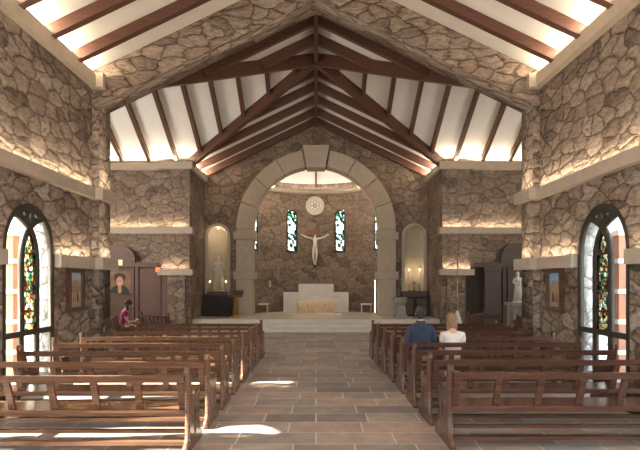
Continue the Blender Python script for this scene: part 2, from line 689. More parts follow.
# diaphragm arch between nave and crossing
zs = H - PS * 5.2
outer = [(-5.25, 0), (-WP, 0), (-WP, 5.61), (0, 7.82), (WP, 5.61), (WP, 0), (5.25, 0), (5.25, zs), (0, H + .05), (-5.25, zs)]
struct(plate('wall_crossing', [outer], YD1 - YD0, 'xz', YD0, STONE, uv=True), 'fieldstone gable arch and piers between nave and crossing', 'wall')

# transept walls
for side, sx in (('left', -1), ('right', 1)):
    def X(a, c):
        return (min(sx * a, sx * c), max(sx * a, sx * c))
    x0, x1 = X(WP, 9.6)
    b = MB().box(x0, x1, YT, YT + .4, 0, ZE)
    struct(b.obj('wall_transept_' + side, STONE_FAR, uv=True), 'fieldstone back wall of the %s transept' % side, 'wall')
    x0, x1 = X(WP, 5.62)
    b = MB().box(x0, x1, YT - .16, YT, 2.1, 5.96)
    x0, x1 = X(4.78, 5.42)
    b.box(x0, x1, YT - .16, YT, 0, 2.1)
    struct(b.obj('pillar_' + side, STONE_FAR, uv=True), 'fieldstone pilaster at the corner of the %s transept and chancel' % side, 'pilaster')
    x0, x1 = X(WP, 5.0)
    b = MB().box(x0, x1, YT + .4, YB, 0, ZE)
    struct(b.obj('wall_chancel_side_' + side, STONE_FAR, uv=True), 'fieldstone side wall of the chancel, %s' % side, 'wall')
    x0, x1 = X(9.5, 9.8)
    b = MB().prism([(x0, YD1 - .5, 0), (x0, YT + .4, 0), (x0, YT + .4, ZE), (x0, YC, H), (x0, YD1 - .5, ZE)], (x1 - x0, 0, 0))
    struct(b.obj('wall_transept_end_' + side, STONE_FAR, uv=True), 'end wall of the %s transept' % side, 'wall')
    x0, x1 = X(5.2, 9.6)
    struct(MB().box(x0, x1, YD1 - .4, YD1, 0, ZE).obj('wall_transept_near_' + side, STONE_FAR, uv=True), 'near wall of the %s transept' % side, 'wall')

# chancel wall with arch and two niches
NX, NW = 4.05, .80
outer = [(-5.0, PLAT), (-2.62, PLAT)]
ARC = 2.62
ZSP = 3.98
for i in range(33):
    a = PI - PI * i / 32
    outer.append((ARC * math.cos(a), ZSP + ARC * math.sin(a)))
outer += [(2.62, PLAT), (5.0, PLAT), (5.0, H - PS * 5.0), (0, H), (-5.0, H - PS * 5.0)]
holes = [arch_pts(-NX, NW, 1.42, 3.72), arch_pts(NX, NW, 1.42, 3.72)]
struct(plate('wall_chancel', [outer] + holes, .6, 'xz', YB, STONE_FAR, uv=True), 'fieldstone chancel wall with a round arch and two niches', 'wall')

# apse
RA, CY = 2.85, YB + .6
ZL = 6.18
AWIN = [math.radians(d) for d in (-71, -23.5, 23.5, 71)]
AW, AZ0, AZS = .50, 3.22, 4.92
b = MB()
bm = b.bm
N = 120
NZ = 60
vs = {}


def apt(i, z, r=RA):
    t = -PI / 2 + PI * i / N
    return (r * math.sin(t), CY + r * math.cos(t), z)


def in_win(t, z):
    for w in AWIN:
        u = (t - w) * RA
        if abs(u) < AW / 2 and AZ0 < z and (z < AZS or math.hypot(u, z - AZS) < AW / 2):
            return True
    return False


uvl = bm.loops.layers.uv.new('UVMap')
ZT = 6.75
for i in range(N):
    for j in range(NZ):
        z0, z1 = PLAT + (ZT - PLAT) * j / NZ, PLAT + (ZT - PLAT) * (j + 1) / NZ
        t = -PI / 2 + PI * (i + .5) / N
        if in_win(t, (z0 + z1) / 2):
            continue
        key = [(i, j), (i + 1, j), (i + 1, j + 1), (i, j + 1)]
        for k in key:
            if k not in vs:
                vs[k] = bm.verts.new(apt(k[0], PLAT + (ZT - PLAT) * k[1] / NZ))
        f = bm.faces.new([vs[k] for k in key])
        for lp, k in zip(f.loops, key):
            lp[uvl].uv = (RA * PI * k[0] / N, PLAT + (ZT - PLAT) * k[1] / NZ)
ap = b.obj('wall_apse', STONE_APSE, recalc=False)
md = ap.modifiers.new('thick', 'SOLIDIFY')
md.thickness = .03
md.offset = -1
struct(ap, 'curved fieldstone apse wall behind the altar', 'wall')
# apse half dome, rib, ledge
b = MB()
prof = [(RA + .02, 6.3)] + [((RA + .02) * math.cos(a), 6.3 + 1.9 * math.sin(a)) for a in [PI / 2 * k / 10 for k in range(1, 11)]]
b.lathe(prof, (0, CY, 0), 40, 0, PI)
dome = struct(b.obj('ceiling_apse', PLASTER), 'white plaster half dome of the apse', 'ceiling')
b = MB()
b.tube([(0, CY + (RA - .02) * math.cos(a), 6.3 + 1.88 * math.sin(a)) for a in [PI / 2 * k / 12 for k in range(13)]], .035, 6)
b.obj('rib', BEAMW, dome)
b = MB()
b.lathe([(RA, 5.98), (RA - .2, 5.98), (RA - .2, ZL), (RA - .16, ZL), (RA - .16, ZL - .03), (RA, ZL - .03)], (0, CY, 0), 48, 0, PI)
tr = struct(b.obj('trim_1', CAST), 'curved pale ledge round the top of the apse', 'ledge')
b = MB()
b.lathe([(RA - .13, ZL), (RA - .06, ZL + .02)], (0, CY, 0), 48, .04, PI - .04)
b.obj('light_strip', emit_mat('apse_led', (1, .92, .80), 8), tr)

for sx in (-1, 1):
    li = bpy.data.lights.new('apse_fill_light', 'AREA')  # added lamp, out of view, lifts the apse wall
    li.shape = 'DISK'
    li.size = .35
    li.energy = APSE_FILL_W
    li.color = (1, .86, .68)
    o = bpy.data.objects.new('apse_fill_light', li)
    COL.objects.link(o)
    o.location = (sx * 1.9, YB + .68, 5.9)
    o.rotation_euler = Vector((-sx * .3, 1, -.75)).to_track_quat('-Z', 'Z').to_euler()

# ------------------------------------------------------------------ ceiling + rafters
K = 4.22
HL = -9.7
cl = MB()
for sx in (-1, 1):
    cl.poly([(0, YW - .3, H), (0, YD0 + .2, H), (sx * 5.3, YD0 + .2, H - PS * 5.3), (sx * 5.3, YW - .3, H - PS * 5.3)])
    cl.poly([(0, YD0 + .2, H), (0, YC, H), (sx * 4.9, YC - K, ZE), (sx * 4.9, YD0 + .2, ZE)])
    cl.poly([(0, YC, H), (0, YB + .65, H), (sx * 5.0, YB + .65, H - PS * 5), (sx * 4.9, YC + K, ZE)])
    cl.poly([(0, YC, H), (sx * 9.7, YC, H), (sx * 9.7, YC + K, ZE), (sx * 4.9, YC + K, ZE)])
    cl.poly([(0, YC, H), (sx * 9.7, YC, H), (sx * 9.7, YC - K, ZE), (sx * 4.9, YC - K, ZE)])
ceil = struct(cl.obj('ceiling', PLASTER), 'white plaster ceiling with dark timber rafters', 'ceiling')


def zn(x):
    return H - PS * abs(x)


def zt(y):
    return H - PT * abs(y - YC)


RH = .26
b = MB().beam((0, YD0 + .64, H - .02), (0, YB, H - .02), .12, .34)
b.obj('ridge_beam', BEAMW, ceil)
b = MB().beam((0, YW, H - .02), (0, YD0, H - .02), .12, .34)
b.obj('ridge_beam', BEAMW, ceil)
for sx in (-1, 1):
    for k in range(-1, 5):
        y = 8.60 + 1.06 * k - 2.12 + 1.06
        MB().beam((sx * .02, y, zn(0)), (sx * 4.735, y, zn(4.735)), .16, .205).obj('rafter', BEAMW, ceil)
    for y in (12.6, 13.78, 14.93, 17.25, 18.5, 19.85, 21.25, 22.55):
        xe = min(4.58, abs(y - YC) * PT / PS)
        MB().beam((sx * .02, y, zn(0)), (sx * xe, y, zn(xe)), .15, RH).obj('rafter', BEAMW, ceil)
    MB().beam((0, YC, H), (sx * 4.7, YC + 4.7 * PS / PT, zn(4.7)), .16, .34).obj('valley_beam', BEAMW, ceil)
    MB().beam((0, YC, H), (sx * 4.7, YC - 4.7 * PS / PT, zn(4.7)), .16, .34).obj('valley_beam', BEAMW, ceil)
    for x in (.65, 1.5, 2.4, 3.27, 4.15, 5.1, 6.1, 7.1, 8.1, 9.1):
        ys = YC + max(0.0, x * PS / PT if x < 4.9 else 0)
        ye = YT - .02 if x >= 4.7 else YC + x * PS / PT
        ys = YC
        MB().beam((sx * x, ys, zt(ys)), (sx * x, ye, zt(ye)), .12, .2).obj('rafter', BEAMW, ceil)

# ------------------------------------------------------------------ ledges with hidden LED strips
tn = [2]


def ledge(boxes, label):
    b = MB()
    for q in boxes:
        b.box(*q)
    o = struct(b.obj('trim_%d' % tn[0], CAST, bevel=.012), label, 'ledge')
    tn[0] += 1
    return o


for side, sx in (('left', -1), ('right', 1)):
    def R(a, c, y0, y1, z0, z1):
        return (min(sx * a, sx * c), max(sx * a, sx * c), y0, y1, z0, z1)
    # nave: cornice, mid ledge
    ledge([R(WN - .14, WN + .02, YW, YD0, 5.93, 6.19), R(WP - .14, WN, YD0 - .15, YD0 + .0, 5.91, 6.21)], 'pale stone cornice along the top of the %s nave wall' % side)
    strip_light((sx * (WN - .06), YW + .3, 6.205), (sx * (WN - .06), YD0 - .2, 6.205), (-sx * .5, 0, 1), LED_CORNICE)
    ledge([R(WN - .13, WN + .02, YW, YD0, 3.58, 3.80), R(WP - .14, WN, YD0 - .14, YD1 + .12, 3.57, 3.81)], 'pale stone middle ledge along the %s nave wall' % side)
    strip_light((sx * (WN - .10), YW + .3, 3.81), (sx * (WN - .10), YD0 - .15, 3.81), (sx * .3, 0, 1), LED_MID)
    strip_light((sx * (WP - .10), YD0 - .05, 3.82), (sx * (WP - .10), YD1 + .05, 3.82), (sx * .3, 0, 1), LED_MID)
    # low ledge between the windows
    for a, c, w in ((WIN[0][1] + .06, YD0, 'beyond the window'), (WIN[1][1] + .06, WIN[0][0] - .06, 'on the near side of the window')):
        bx = [R(WN - .12, WN + .02, a, c, 2.10, 2.33)]
        if c == YD0:
            bx.append(R(WP - .14, WN, YD0 - .14, YD1 + .12, 2.09, 2.34))
        ledge(bx, 'low pale ledge on the %s nave wall, %s' % (side, w))
        strip_light((sx * (WN - .09), a + .04, 2.34), (sx * (WN - .09), c - .12, 2.34), (sx * .3, 0, 1), LED_LOW)
    strip_light((sx * (WP - .10), YD0 - .05, 2.35), (sx * (WP - .10), YD1 + .05, 2.35), (sx * .3, 0, 1), LED_LOW)
    # transept back wall
    ledge([R(5.5, 9.5, YT - .13, YT, 5.92, 6.17), R(WP - .12, 5.74, YT - .30, YT, 5.92, 6.19), R(WP - .12, WP + .01, YT - .1, YB, 5.92, 6.17)], 'pale cornice over the %s transept and chancel side' % side)
    strip_light((sx * 5.8, YT - .06, 6.185), (sx * 9.4, YT - .06, 6.185), (0, -.5, 1), LED_CORNICE)
    strip_light((sx * (WP - .02), YT - .22, 6.2), (sx * 5.7, YT - .22, 6.2), (0, -.5, 1), LED_CORNICE)
    strip_light((sx * (WP - .05), YT - .1, 6.185), (sx * (WP - .05), YB - .05, 6.185), (-sx * .5, 0, 1), LED_CORNICE * 1.3)
    ledge([R(5.5, 9.5, YT - .13, YT, 3.58, 3.80), R(WP - .12, 5.74, YT - .30, YT, 3.57, 3.81)], 'pale middle ledge on the %s transept back wall' % side)
    strip_light((sx * 5.8, YT - .10, 3.82), (sx * 9.4, YT - .10, 3.82), (0, .3, 1), LED_MID)
    strip_light((sx * (WP + .02), YT - .26, 3.82), (sx * 5.66, YT - .26, 3.82), (0, .3, 1), LED_MID)
    ledge([R(WP - .12, 5.74, YT - .30, YT - .1, 2.06, 2.28)], 'short pale ledge round the %s transept pilaster' % side)
    strip_light((sx * (WP + .02), YT - .26, 2.295), (sx * 5.66, YT - .26, 2.295), (0, .3, 1), LED_LOW)

# ------------------------------------------------------------------ chancel arch surround
ar = struct(thing('trim_arch', 'pale cut stone arch with keystone round the apse', 'arch'))
R0, R1 = 2.60, 3.28
nb = 9
A0 = PI * .5 - .172
for side in (-1, 1):
    for k in range(4):
        a0 = A0 * k / 4 + .006
        a1 = A0 * (k + 1) / 4 - .006
        pts = []
        m = 6
        for i in range(m + 1):
            a = a0 + (a1 - a0) * i / m
            pts.append((side * R0 * math.cos(a), YB - .10, ZSP + R0 * math.sin(a)))
        for i in range(m + 1):
            a = a1 + (a0 - a1) * i / m
            pts.append((side * R1 * math.cos(a), YB - .10, ZSP + R1 * math.sin(a)))
        MB().prism(pts, (0, .78, 0)).obj('voussoir', CAST, ar)
    # jamb blocks and bands
    s = side
    for nm, z0, z1, g in (('jamb_stone', 3.98 - .001, 3.86, 0), ('impost', 3.55, 3.87, .10), ('jamb_stone', 2.24, 3.54, 0), ('band', 1.92, 2.23, .10), ('jamb_stone', PLAT, 1.91, 0)):
        if z0 > z1:
            z0, z1 = z1, z0
        xa, xb = s * (R0 - g), s * (R1 + g)
        MB().box(min(xa, xb), max(xa, xb), YB - .10 - g, YB + .66 + g * .3, z0, z1).obj(nm, CAST, ar, bevel=.012)
MB().prism([(-.38, YB - .2, 6.50), (.38, YB - .2, 6.50), (.54, YB - .2, 7.42), (-.54, YB - .2, 7.42)], (0, .9, 0)).obj('keystone', CAST, ar)
# bright strip behind the right jamb
o = MB().box(2.50, 2.52, YB + .69, YB + .72, .5, 1.9).obj('light_strip', emit_mat('jamb_led', (1, .88, .7), 3), ar)

# niches
for side, sx in (('left', -1), ('right', 1)):
    t = struct(thing('trim_niche_' + side, 'plastered round-headed niche %s of the chancel arch' % side, 'niche'))
    b = MB()
    prof = [(NW / 2, 1.42), (NW / 2, 3.72)]
    b.lathe(prof, (sx * NX, YB + .05, 0), 20, 0, PI)
    b.lathe([(NW / 2 * math.cos(a), 3.72 + NW / 2 * math.sin(a)) for a in [PI / 2 * k / 8 for k in range(9)]], (sx * NX, YB + .05, 0), 20, 0, PI)
    b.poly([(sx * NX - .45, YB, 1.42), (sx * NX + .45, YB, 1.42), (sx * NX + .45, YB + .5, 1.42), (sx * NX - .45, YB + .5, 1.42)])
    b.obj('niche_shell', NICHE, t)
    fo = arch_pts(sx * NX, NW + .22, 1.32, 3.72)
    fi = arch_pts(sx * NX, NW - .01, 1.3225, 3.72)
    plate('niche_frame', [fo, fi], .08, 'xz', YB - .06, CAST, t)
    pl = bpy.data.lights.new('niche_lamp', 'POINT')
    pl.energy = 4.0 if sx < 0 else 2.0
    pl.color = (1, .78, .5)
    pl.shadow_soft_size = .03
    po = bpy.data.objects.new('niche_lamp', pl)
    COL.objects.link(po)
    po.location = (sx * NX, YB + (-.13 if sx < 0 else .12), 3.8 if sx < 0 else 2.2)
    MB().lathe([(.0, 4.06), (.03, 4.06), (.03, 4.03), (0, 4.03)], (sx * NX, YB + .12, 0), 12).obj('downlight', LED if sx < 0 else CAST, t)

# ------------------------------------------------------------------ windows
def bez(p0, p1, p2, n=10):
    return [((1 - t) ** 2 * p0[0] + 2 * t * (1 - t) * p1[0] + t * t * p2[0], (1 - t) ** 2 * p0[1] + 2 * t * (1 - t) * p1[1] + t * t * p2[1]) for t in [i / n for i in range(n + 1)]]


def nave_window(n, side, y0, y1, label):
    sx = -1 if side == 'left' else 1
    w = struct(thing('window_%d' % n, label, 'window'))
    W = y1 - y0
    c = (y0 + y1) / 2
    fx = -WN - .06 if sx < 0 else WN - .02
    outer = arch_pts(c, W + .02, .01, 2.33)
    e = W / 2
    f = .055
    # light outlines (u = offset from centre)
    zt_, zb = 1.04, .95            # transom
    m0, m1 = .212, .278             # centre light half width, mullion outer
    def off(pts):
        return [(c + u, z) for u, z in pts]
    holes = []
    # lower three lights
    holes.append(off([(-e + f, .10), (-m1, .10), (-m1, zb), (-e + f, zb)]))
    holes.append(off([(-m0, .10), (m0, .10), (m0, zb), (-m0, zb)]))
    holes.append(off([(m1, .10), (e - f, .10), (e - f, zb), (m1, zb)]))
    # centre lancet
    cen = [(-m0, zt_), (m0, zt_)] + bez((m0, 2.20), (m0 - .01, 2.50), (0, 2.69), 8) + bez((0, 2.69), (-m0 + .01, 2.50), (-m0, 2.20), 8)[1:]
    holes.append(off(cen))
    # side lights: outer edge follows the arch, inner edge follows the crossing mullion
    rt = [(m1, zt_), (e - f, zt_), (e - f, 2.33)]
    for k in range(1, 6):
        a = math.radians(10.2 * k)
        rt.append(((e - f) * math.cos(a), 2.33 + (e - f) * math.sin(a)))
    rt += bez((.43, 2.88), (.25, 2.85), (.06, 2.735), 6)
    rt += bez((.06, 2.735), (m1 - .01, 2.53), (m1, 2.15), 8)[1:]
    holes.append(off(rt))
    holes.append(off([(-u, z) for u, z in rt[::-1]]))
    # small tracery openings in the head
    for (u, z) in ((-.18, 2.94), (.18, 2.94), (0, 2.92)):
        holes.append(off([(u + (.075 if u else .06) * math.cos(2 * PI * k / 10), z + (.05 if u else .085) * math.sin(2 * PI * k / 10)) for k in range(10)]))
    plate('window_frame', [outer] + holes, .08, 'yz', fx, BRONZE, w)
    g = -WN - .02 if sx < 0 else WN + .02
    plate('stained_glass', [off([(-m0 - .02, zt_ - .02), (m0 + .02, zt_ - .02), (m0 + .02, 2.25), (.15, 2.57), (0, 2.715), (-.15, 2.57), (-m0 - .02, 2.25)])], .008, 'yz', g, STAIN_N, w, uv=True)
    for s in (-1, 1):
        r_ = [(s * (u + (.0)), z) for u, z in rt]
        plate('side_pane', [off(r_ if s > 0 else r_[::-1])], .006, 'yz', g, GLASS, w)
    for u0, u1 in ((-e + f, -m1), (-m0, m0), (m1, e - f)):
        plate('lower_pane', [off([(u0, .1), (u1, .1), (u1, zb), (u0, zb)])], .006, 'yz', g, GLASS, w)
    x_ = -WN - .5 if sx < 0 else WN + .08
    lin_o = arch_pts(c, W - .004, .021, 2.33)
    lin_i = arch_pts(c, W - .05, .022, 2.33)
    plate('window_reveal', [lin_o, lin_i], .42, 'yz', x_, STONE_OUT, w, uv=True)
    # transom grip bars across the lancet
    b = MB()
    for z in (1.35, 1.68, 2.0, 2.3):
        b.box(g - .006, g + .014, c - m0, c + m0, z - .01, z + .01)
    b.obj('saddle_bar', BRONZE, w)


nave_window(1, 'left', *WIN[0], 'arched window with dark tracery in the left nave wall')
nave_window(2, 'right', *WIN[0], 'arched window with dark tracery in the right nave wall')
nave_window(3, 'left', *WIN[1], 'nearer arched window in the left nave wall')
nave_window(4, 'right', *WIN[1], 'nearer arched window in the right nave wall')
# apse windows
names = ['far left', 'left of the crucifix', 'right of the crucifix', 'far right']
for k, t in enumerate(AWIN):
    w = struct(thing('window_%d' % (5 + k), 'slim round-headed stained window in the apse, ' + names[k], 'window', (RA * math.sin(t), CY + RA * math.cos(t), 0), -t))
    fo = arch_pts(0, AW + .06, AZ0 - .03, AZS)
    fi = arch_pts(0, AW - .08, AZ0 + .04, AZS)
    plate('window_frame', [fo, fi], .03, 'xz', -.025, BRONZE, w)
    plate('stained_glass', [arch_pts(0, AW - .06, AZ0 + .03, AZS)], .006, 'xz', -.012, STAIN_A, w, uv=True)
    b = MB()
    for z in (3.64, 4.06, 4.48, 4.9):
        b.box(-AW / 2, AW / 2, -.02, .0, z - .012, z + .012)
    b.obj('glazing_bar', BRONZE, w)

# ------------------------------------------------------------------ outside
struct(MB().box(-6.4, -6.1, 22.9, 29, -.2, 8.5).obj('wall_sun_blocker', STONE_OUT, uv=True), 'unseen wall added beside the apse to block the sun', 'wall')  # added out of view to keep sun off the apse windows


def tree(x, y, h, label):
    t = thing('garden_tree', label, 'tree', (x, y, -.2))
    MB().tube([(0, 0, 0), (.1, 0, h * .3), (0, .1, h * .55)], .16, 8, .08).obj('trunk', DARKW, t)
    bm = bmesh.new()
    r_ = random.Random(int(x * 10))
    for i in range(420):
        a, u = r_.uniform(0, 2 * PI), r_.uniform(-1, 1)
        rr = r_.uniform(.55, 1.0)
        p = Vector((math.sqrt(1 - u * u) * math.cos(a) * h * .34, math.sqrt(1 - u * u) * math.sin(a) * h * .34, u * h * .36)) * rr + Vector((0, 0, h * .62))
        s = r_.uniform(.16, .32)
        M_ = Matrix.Translation(p) @ Matrix.Rotation(r_.uniform(0, 6), 4, Vector((r_.random(), r_.random(), r_.random() + .1)).normalized())
        q = [bm.verts.new(M_ @ Vector(v)) for v in ((-s, -s * .5, 0), (0, -s * .7, .08), (s, -s * .3, 0), (s * .8, s * .5, .05), (0, s * .7, 0), (-s * .8, s * .5, .05))]
        bm.faces.new(q)
    me = bpy.data.meshes.new('leaves')
    bm.to_mesh(me)
    bm.free()
    link('leaves', me, plain('leaf_green_%d' % int(abs(x)), (.10, .20, .045), .7, noise=.5, scale=3), t)


tree(7.6, 10.3, 2.6, 'leafy green garden bush outside the right window')
for nm, sx, lb in (('left', -1, 'sunlit terracotta pillar with pale bands outside the left window'), ('right', 1, 'red brick pillar with pale bands outside the right window')):
    t = thing('brick_pillar', lb, 'pillar', (sx * 6.09, 10.95, -.2), 0)
    MB().box(-.13, .13, -.13, .13, 0, 2.95).obj('shaft', TERRA, t)
    for z in (.6, 1.2, 1.8, 2.4, 2.95):
        MB().box(-.15, .15, -.15, .15, z, z + .09).obj('pale_band', PALEBLOCK, t)
    x0, x1 = sorted((sx * 5.3, sx * 9.6))
    o = MB().box(x0, x1, YD1 - .46, YD1 - .41, -.2, 6.0).obj('wall_outer_' + nm, STONE_OUT, uv=True)
    struct(o, 'pale outer wall of the %s transept seen through the window' % nm, 'wall')

# ------------------------------------------------------------------ pews
def end_profile():
    """pew end in local y (forward), z"""
    p = [(-.12, 0), (.64, 0), (.64, .07), (.56, .10), (.50, .16), (.47, .30), (.47, .46), (.50, .54), (.485, .60), (.43, .625), (.37, .60), (.30, .56), (.20, .56), (.12, .62), (.07, .71), (.035, .82), (.03, .895), (0, .925), (-.035, .915), (-.045, .86), (-.03, .78), (.0, .55), (.01, .40), (.0, .16), (-.05, .10), (-.12, .07)]
    return p


def slot(c, z0, z1, w):
    return [(c - w, z0), (c + w, z0), (c + w, z1 - .06), (c + w * .5, z1 - .02), (c, z1), (c - w * .5, z1 - .02), (c - w, z1 - .06)]


def make_pew(L, wood, sgn):
    """local: aisle end at x=0, runs along sgn*x, faces +y"""
    t = thing('pew', 'pew', 'pew')
    me = plate_mesh('end_panel', [end_profile(), slot(.25, .14, .46, .055)], .06)
    for v in me.vertices:
        v.co = (v.co.z, v.co.x, v.co.y)
    bm = bmesh.new()
    bm.from_mesh(me)
    bmesh.ops.remove_doubles(bm, verts=bm.verts, dist=1e-5)
    bmesh.ops.recalc_face_normals(bm, faces=bm.faces)
    bm.to_mesh(me)
    bm.free()
    e1 = link('end_panel', me, wood, t, loc=(sgn * .03, 0, 0))
    e2 = bpy.data.objects.new('end_panel', me)
    COL.objects.link(e2)
    e2.parent = t
    e2.location = (sgn * (L - .03), 0, 0)

    def bx(x0, x1, y0, y1, z0, z1):
        xs = sorted((sgn * x0, sgn * x1))
        return (xs[0], xs[1], y0, y1, z0, z1)
    i0, i1 = .05, L - .05

    def slanted(x0, x1, z0, z1, y_at, th):
        """board in the backrest plane: y(z) = .07 - .13*(z-.5)/.33"""
        f = lambda z: .055 - .13 * (z - .5) / .33
        xs = sorted((sgn * x0, sgn * x1))
        a, c = f(z0) + y_at, f(z1) + y_at
        return [(xs[0], a, z0), (xs[1], a, z0), (xs[1], a + th, z0), (xs[0], a + th, z0), (xs[0], c, z1), (xs[1], c, z1), (xs[1], c + th, z1), (xs[0], c + th, z1)]
    MB().hexa(slanted(i0, i1, .762, .838, -.02, .055)).obj('top_rail', wood, t, bevel=.008)
    n = 6
    for k in range(n + 1):
        x = i0 + .05 + (i1 - i0 - .1) * k / n
        MB().hexa(slanted(x - .036, x + .036, .44, .76, -.012, .04)).obj('stile', wood, t, bevel=.004)
    MB().box(*bx(i0, i1, .0, .46, .422, .452)).obj('seat', wood, t, bevel=.008)
    MB().box(*bx(i0, i1, .03, .055, .385, .422)).obj('seat_apron', wood, t)
    MB().box(*bx(i0, i1, .38, .41, .36, .422)).obj('seat_apron', wood, t)
    MB().box(*bx(i0, i1, .14, .20, .165, .20)).obj('stretcher', wood, t, bevel=.004)
    MB().box(*bx(i0, i1, -.02, .06, .075, .115)).obj('kneeler_board', wood, t, bevel=.006)
    return t


PEW_R = wood_mat('pew_wood_shaded', (.070, .031, .021), (.128, .062, .040), .22)  # pew wood darkened: shade of the right block put into its colour
ordn = ['front row nearest the altar', 'second row from the altar', 'third row from the altar', 'fourth row from the altar', 'fifth row from the altar', 'sixth row from the altar', 'second row from the camera', 'row closest to the camera']
protoL = make_pew(3.0, PEW_L, -1)
for i in range(8):
    o = protoL if i == 0 else copy_tree(protoL)
    o.location = (-1.36 + .012 * i, 5.95 + 1.025 * i, 0)
    tag(o, 'long brown wooden pew left of the aisle, ' + ordn[7 - i], 'pew', 'pews left of the aisle')
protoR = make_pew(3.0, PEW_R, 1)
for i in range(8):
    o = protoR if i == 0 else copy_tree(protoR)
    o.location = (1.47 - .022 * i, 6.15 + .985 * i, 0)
    tag(o, 'long shade-darkened wooden pew right of the aisle, ' + ordn[7 - i], 'pew', 'pews right of the aisle')
PEW_D = wood_mat('pew_wood_dark', (.070, .032, .022), (.120, .060, .040), .35)
protoT = make_pew(1.7, PEW_D, 1)
protoT.location = (-6.25, 16.5, 0)
protoT.rotation_euler = (0, 0, math.radians(-62))
tag(protoT, 'short dark pew in the left transept that the seated woman occupies', 'pew', 'side pews in the left transept')
o = copy_tree(protoT)
o.location = (-5.45, 17.05, 0)
o.rotation_euler = (0, 0, math.radians(-45))
tag(o, 'short dark pew in the left transept in front of the seated woman', 'pew', 'side pews in the left transept')
o = copy_tree(protoT)
o.location = (4.55, 16.5, 0)
o.rotation_euler = (0, 0, math.radians(58))
tag(o, 'short dark pew in the right transept nearer the aisle', 'pew', 'side pews in the right transept')
o = copy_tree(protoT)
o.location = (5.75, 15.7, 0)
o.rotation_euler = (0, 0, math.radians(58))
tag(o, 'short dark pew in the right transept below the white statue', 'pew', 'side pews in the right transept')

# ------------------------------------------------------------------ people
def skin_mesh(name, verts, edges, radii, mats, parent=None, root=0, sub=2):
    me = bpy.data.meshes.new(name)
    me.from_pydata([Vector(v) for v in verts], edges, [])
    o = bpy.data.objects.new(name, me)
    COL.objects.link(o)
    m = o.modifiers.new('s', 'SKIN')
    m.use_smooth_shade = True
    sv = me.skin_vertices[0].data
    for i, r_ in enumerate(radii):
        rx = r_ if isinstance(r_, tuple) else (r_, r_)
        sv[i].radius = rx
        sv[i].use_root = (i == root)
    s = o.modifiers.new('ss', 'SUBSURF')
    s.levels = s.render_levels = sub
    dg = bpy.context.evaluated_depsgraph_get()
    m2 = bpy.data.meshes.new_from_object(o.evaluated_get(dg))
    bpy.data.objects.remove(o)
    m2.materials.clear()
    for p in m2.polygons:
        p.use_smooth = True
    return link(name, m2, mats, parent)


class Chain:
    def __init__(self):
        self.v, self.e, self.r = [], [], []

    def add(self, p, r, frm=None):
        self.v.append(p)
        self.r.append(r)
        i = len(self.v) - 1
        if frm is not None:
            self.e.append((frm, i))
        return i

    def run(self, pts, frm):
        for p, r in pts:
            frm = self.add(p, r, frm)
        return frm


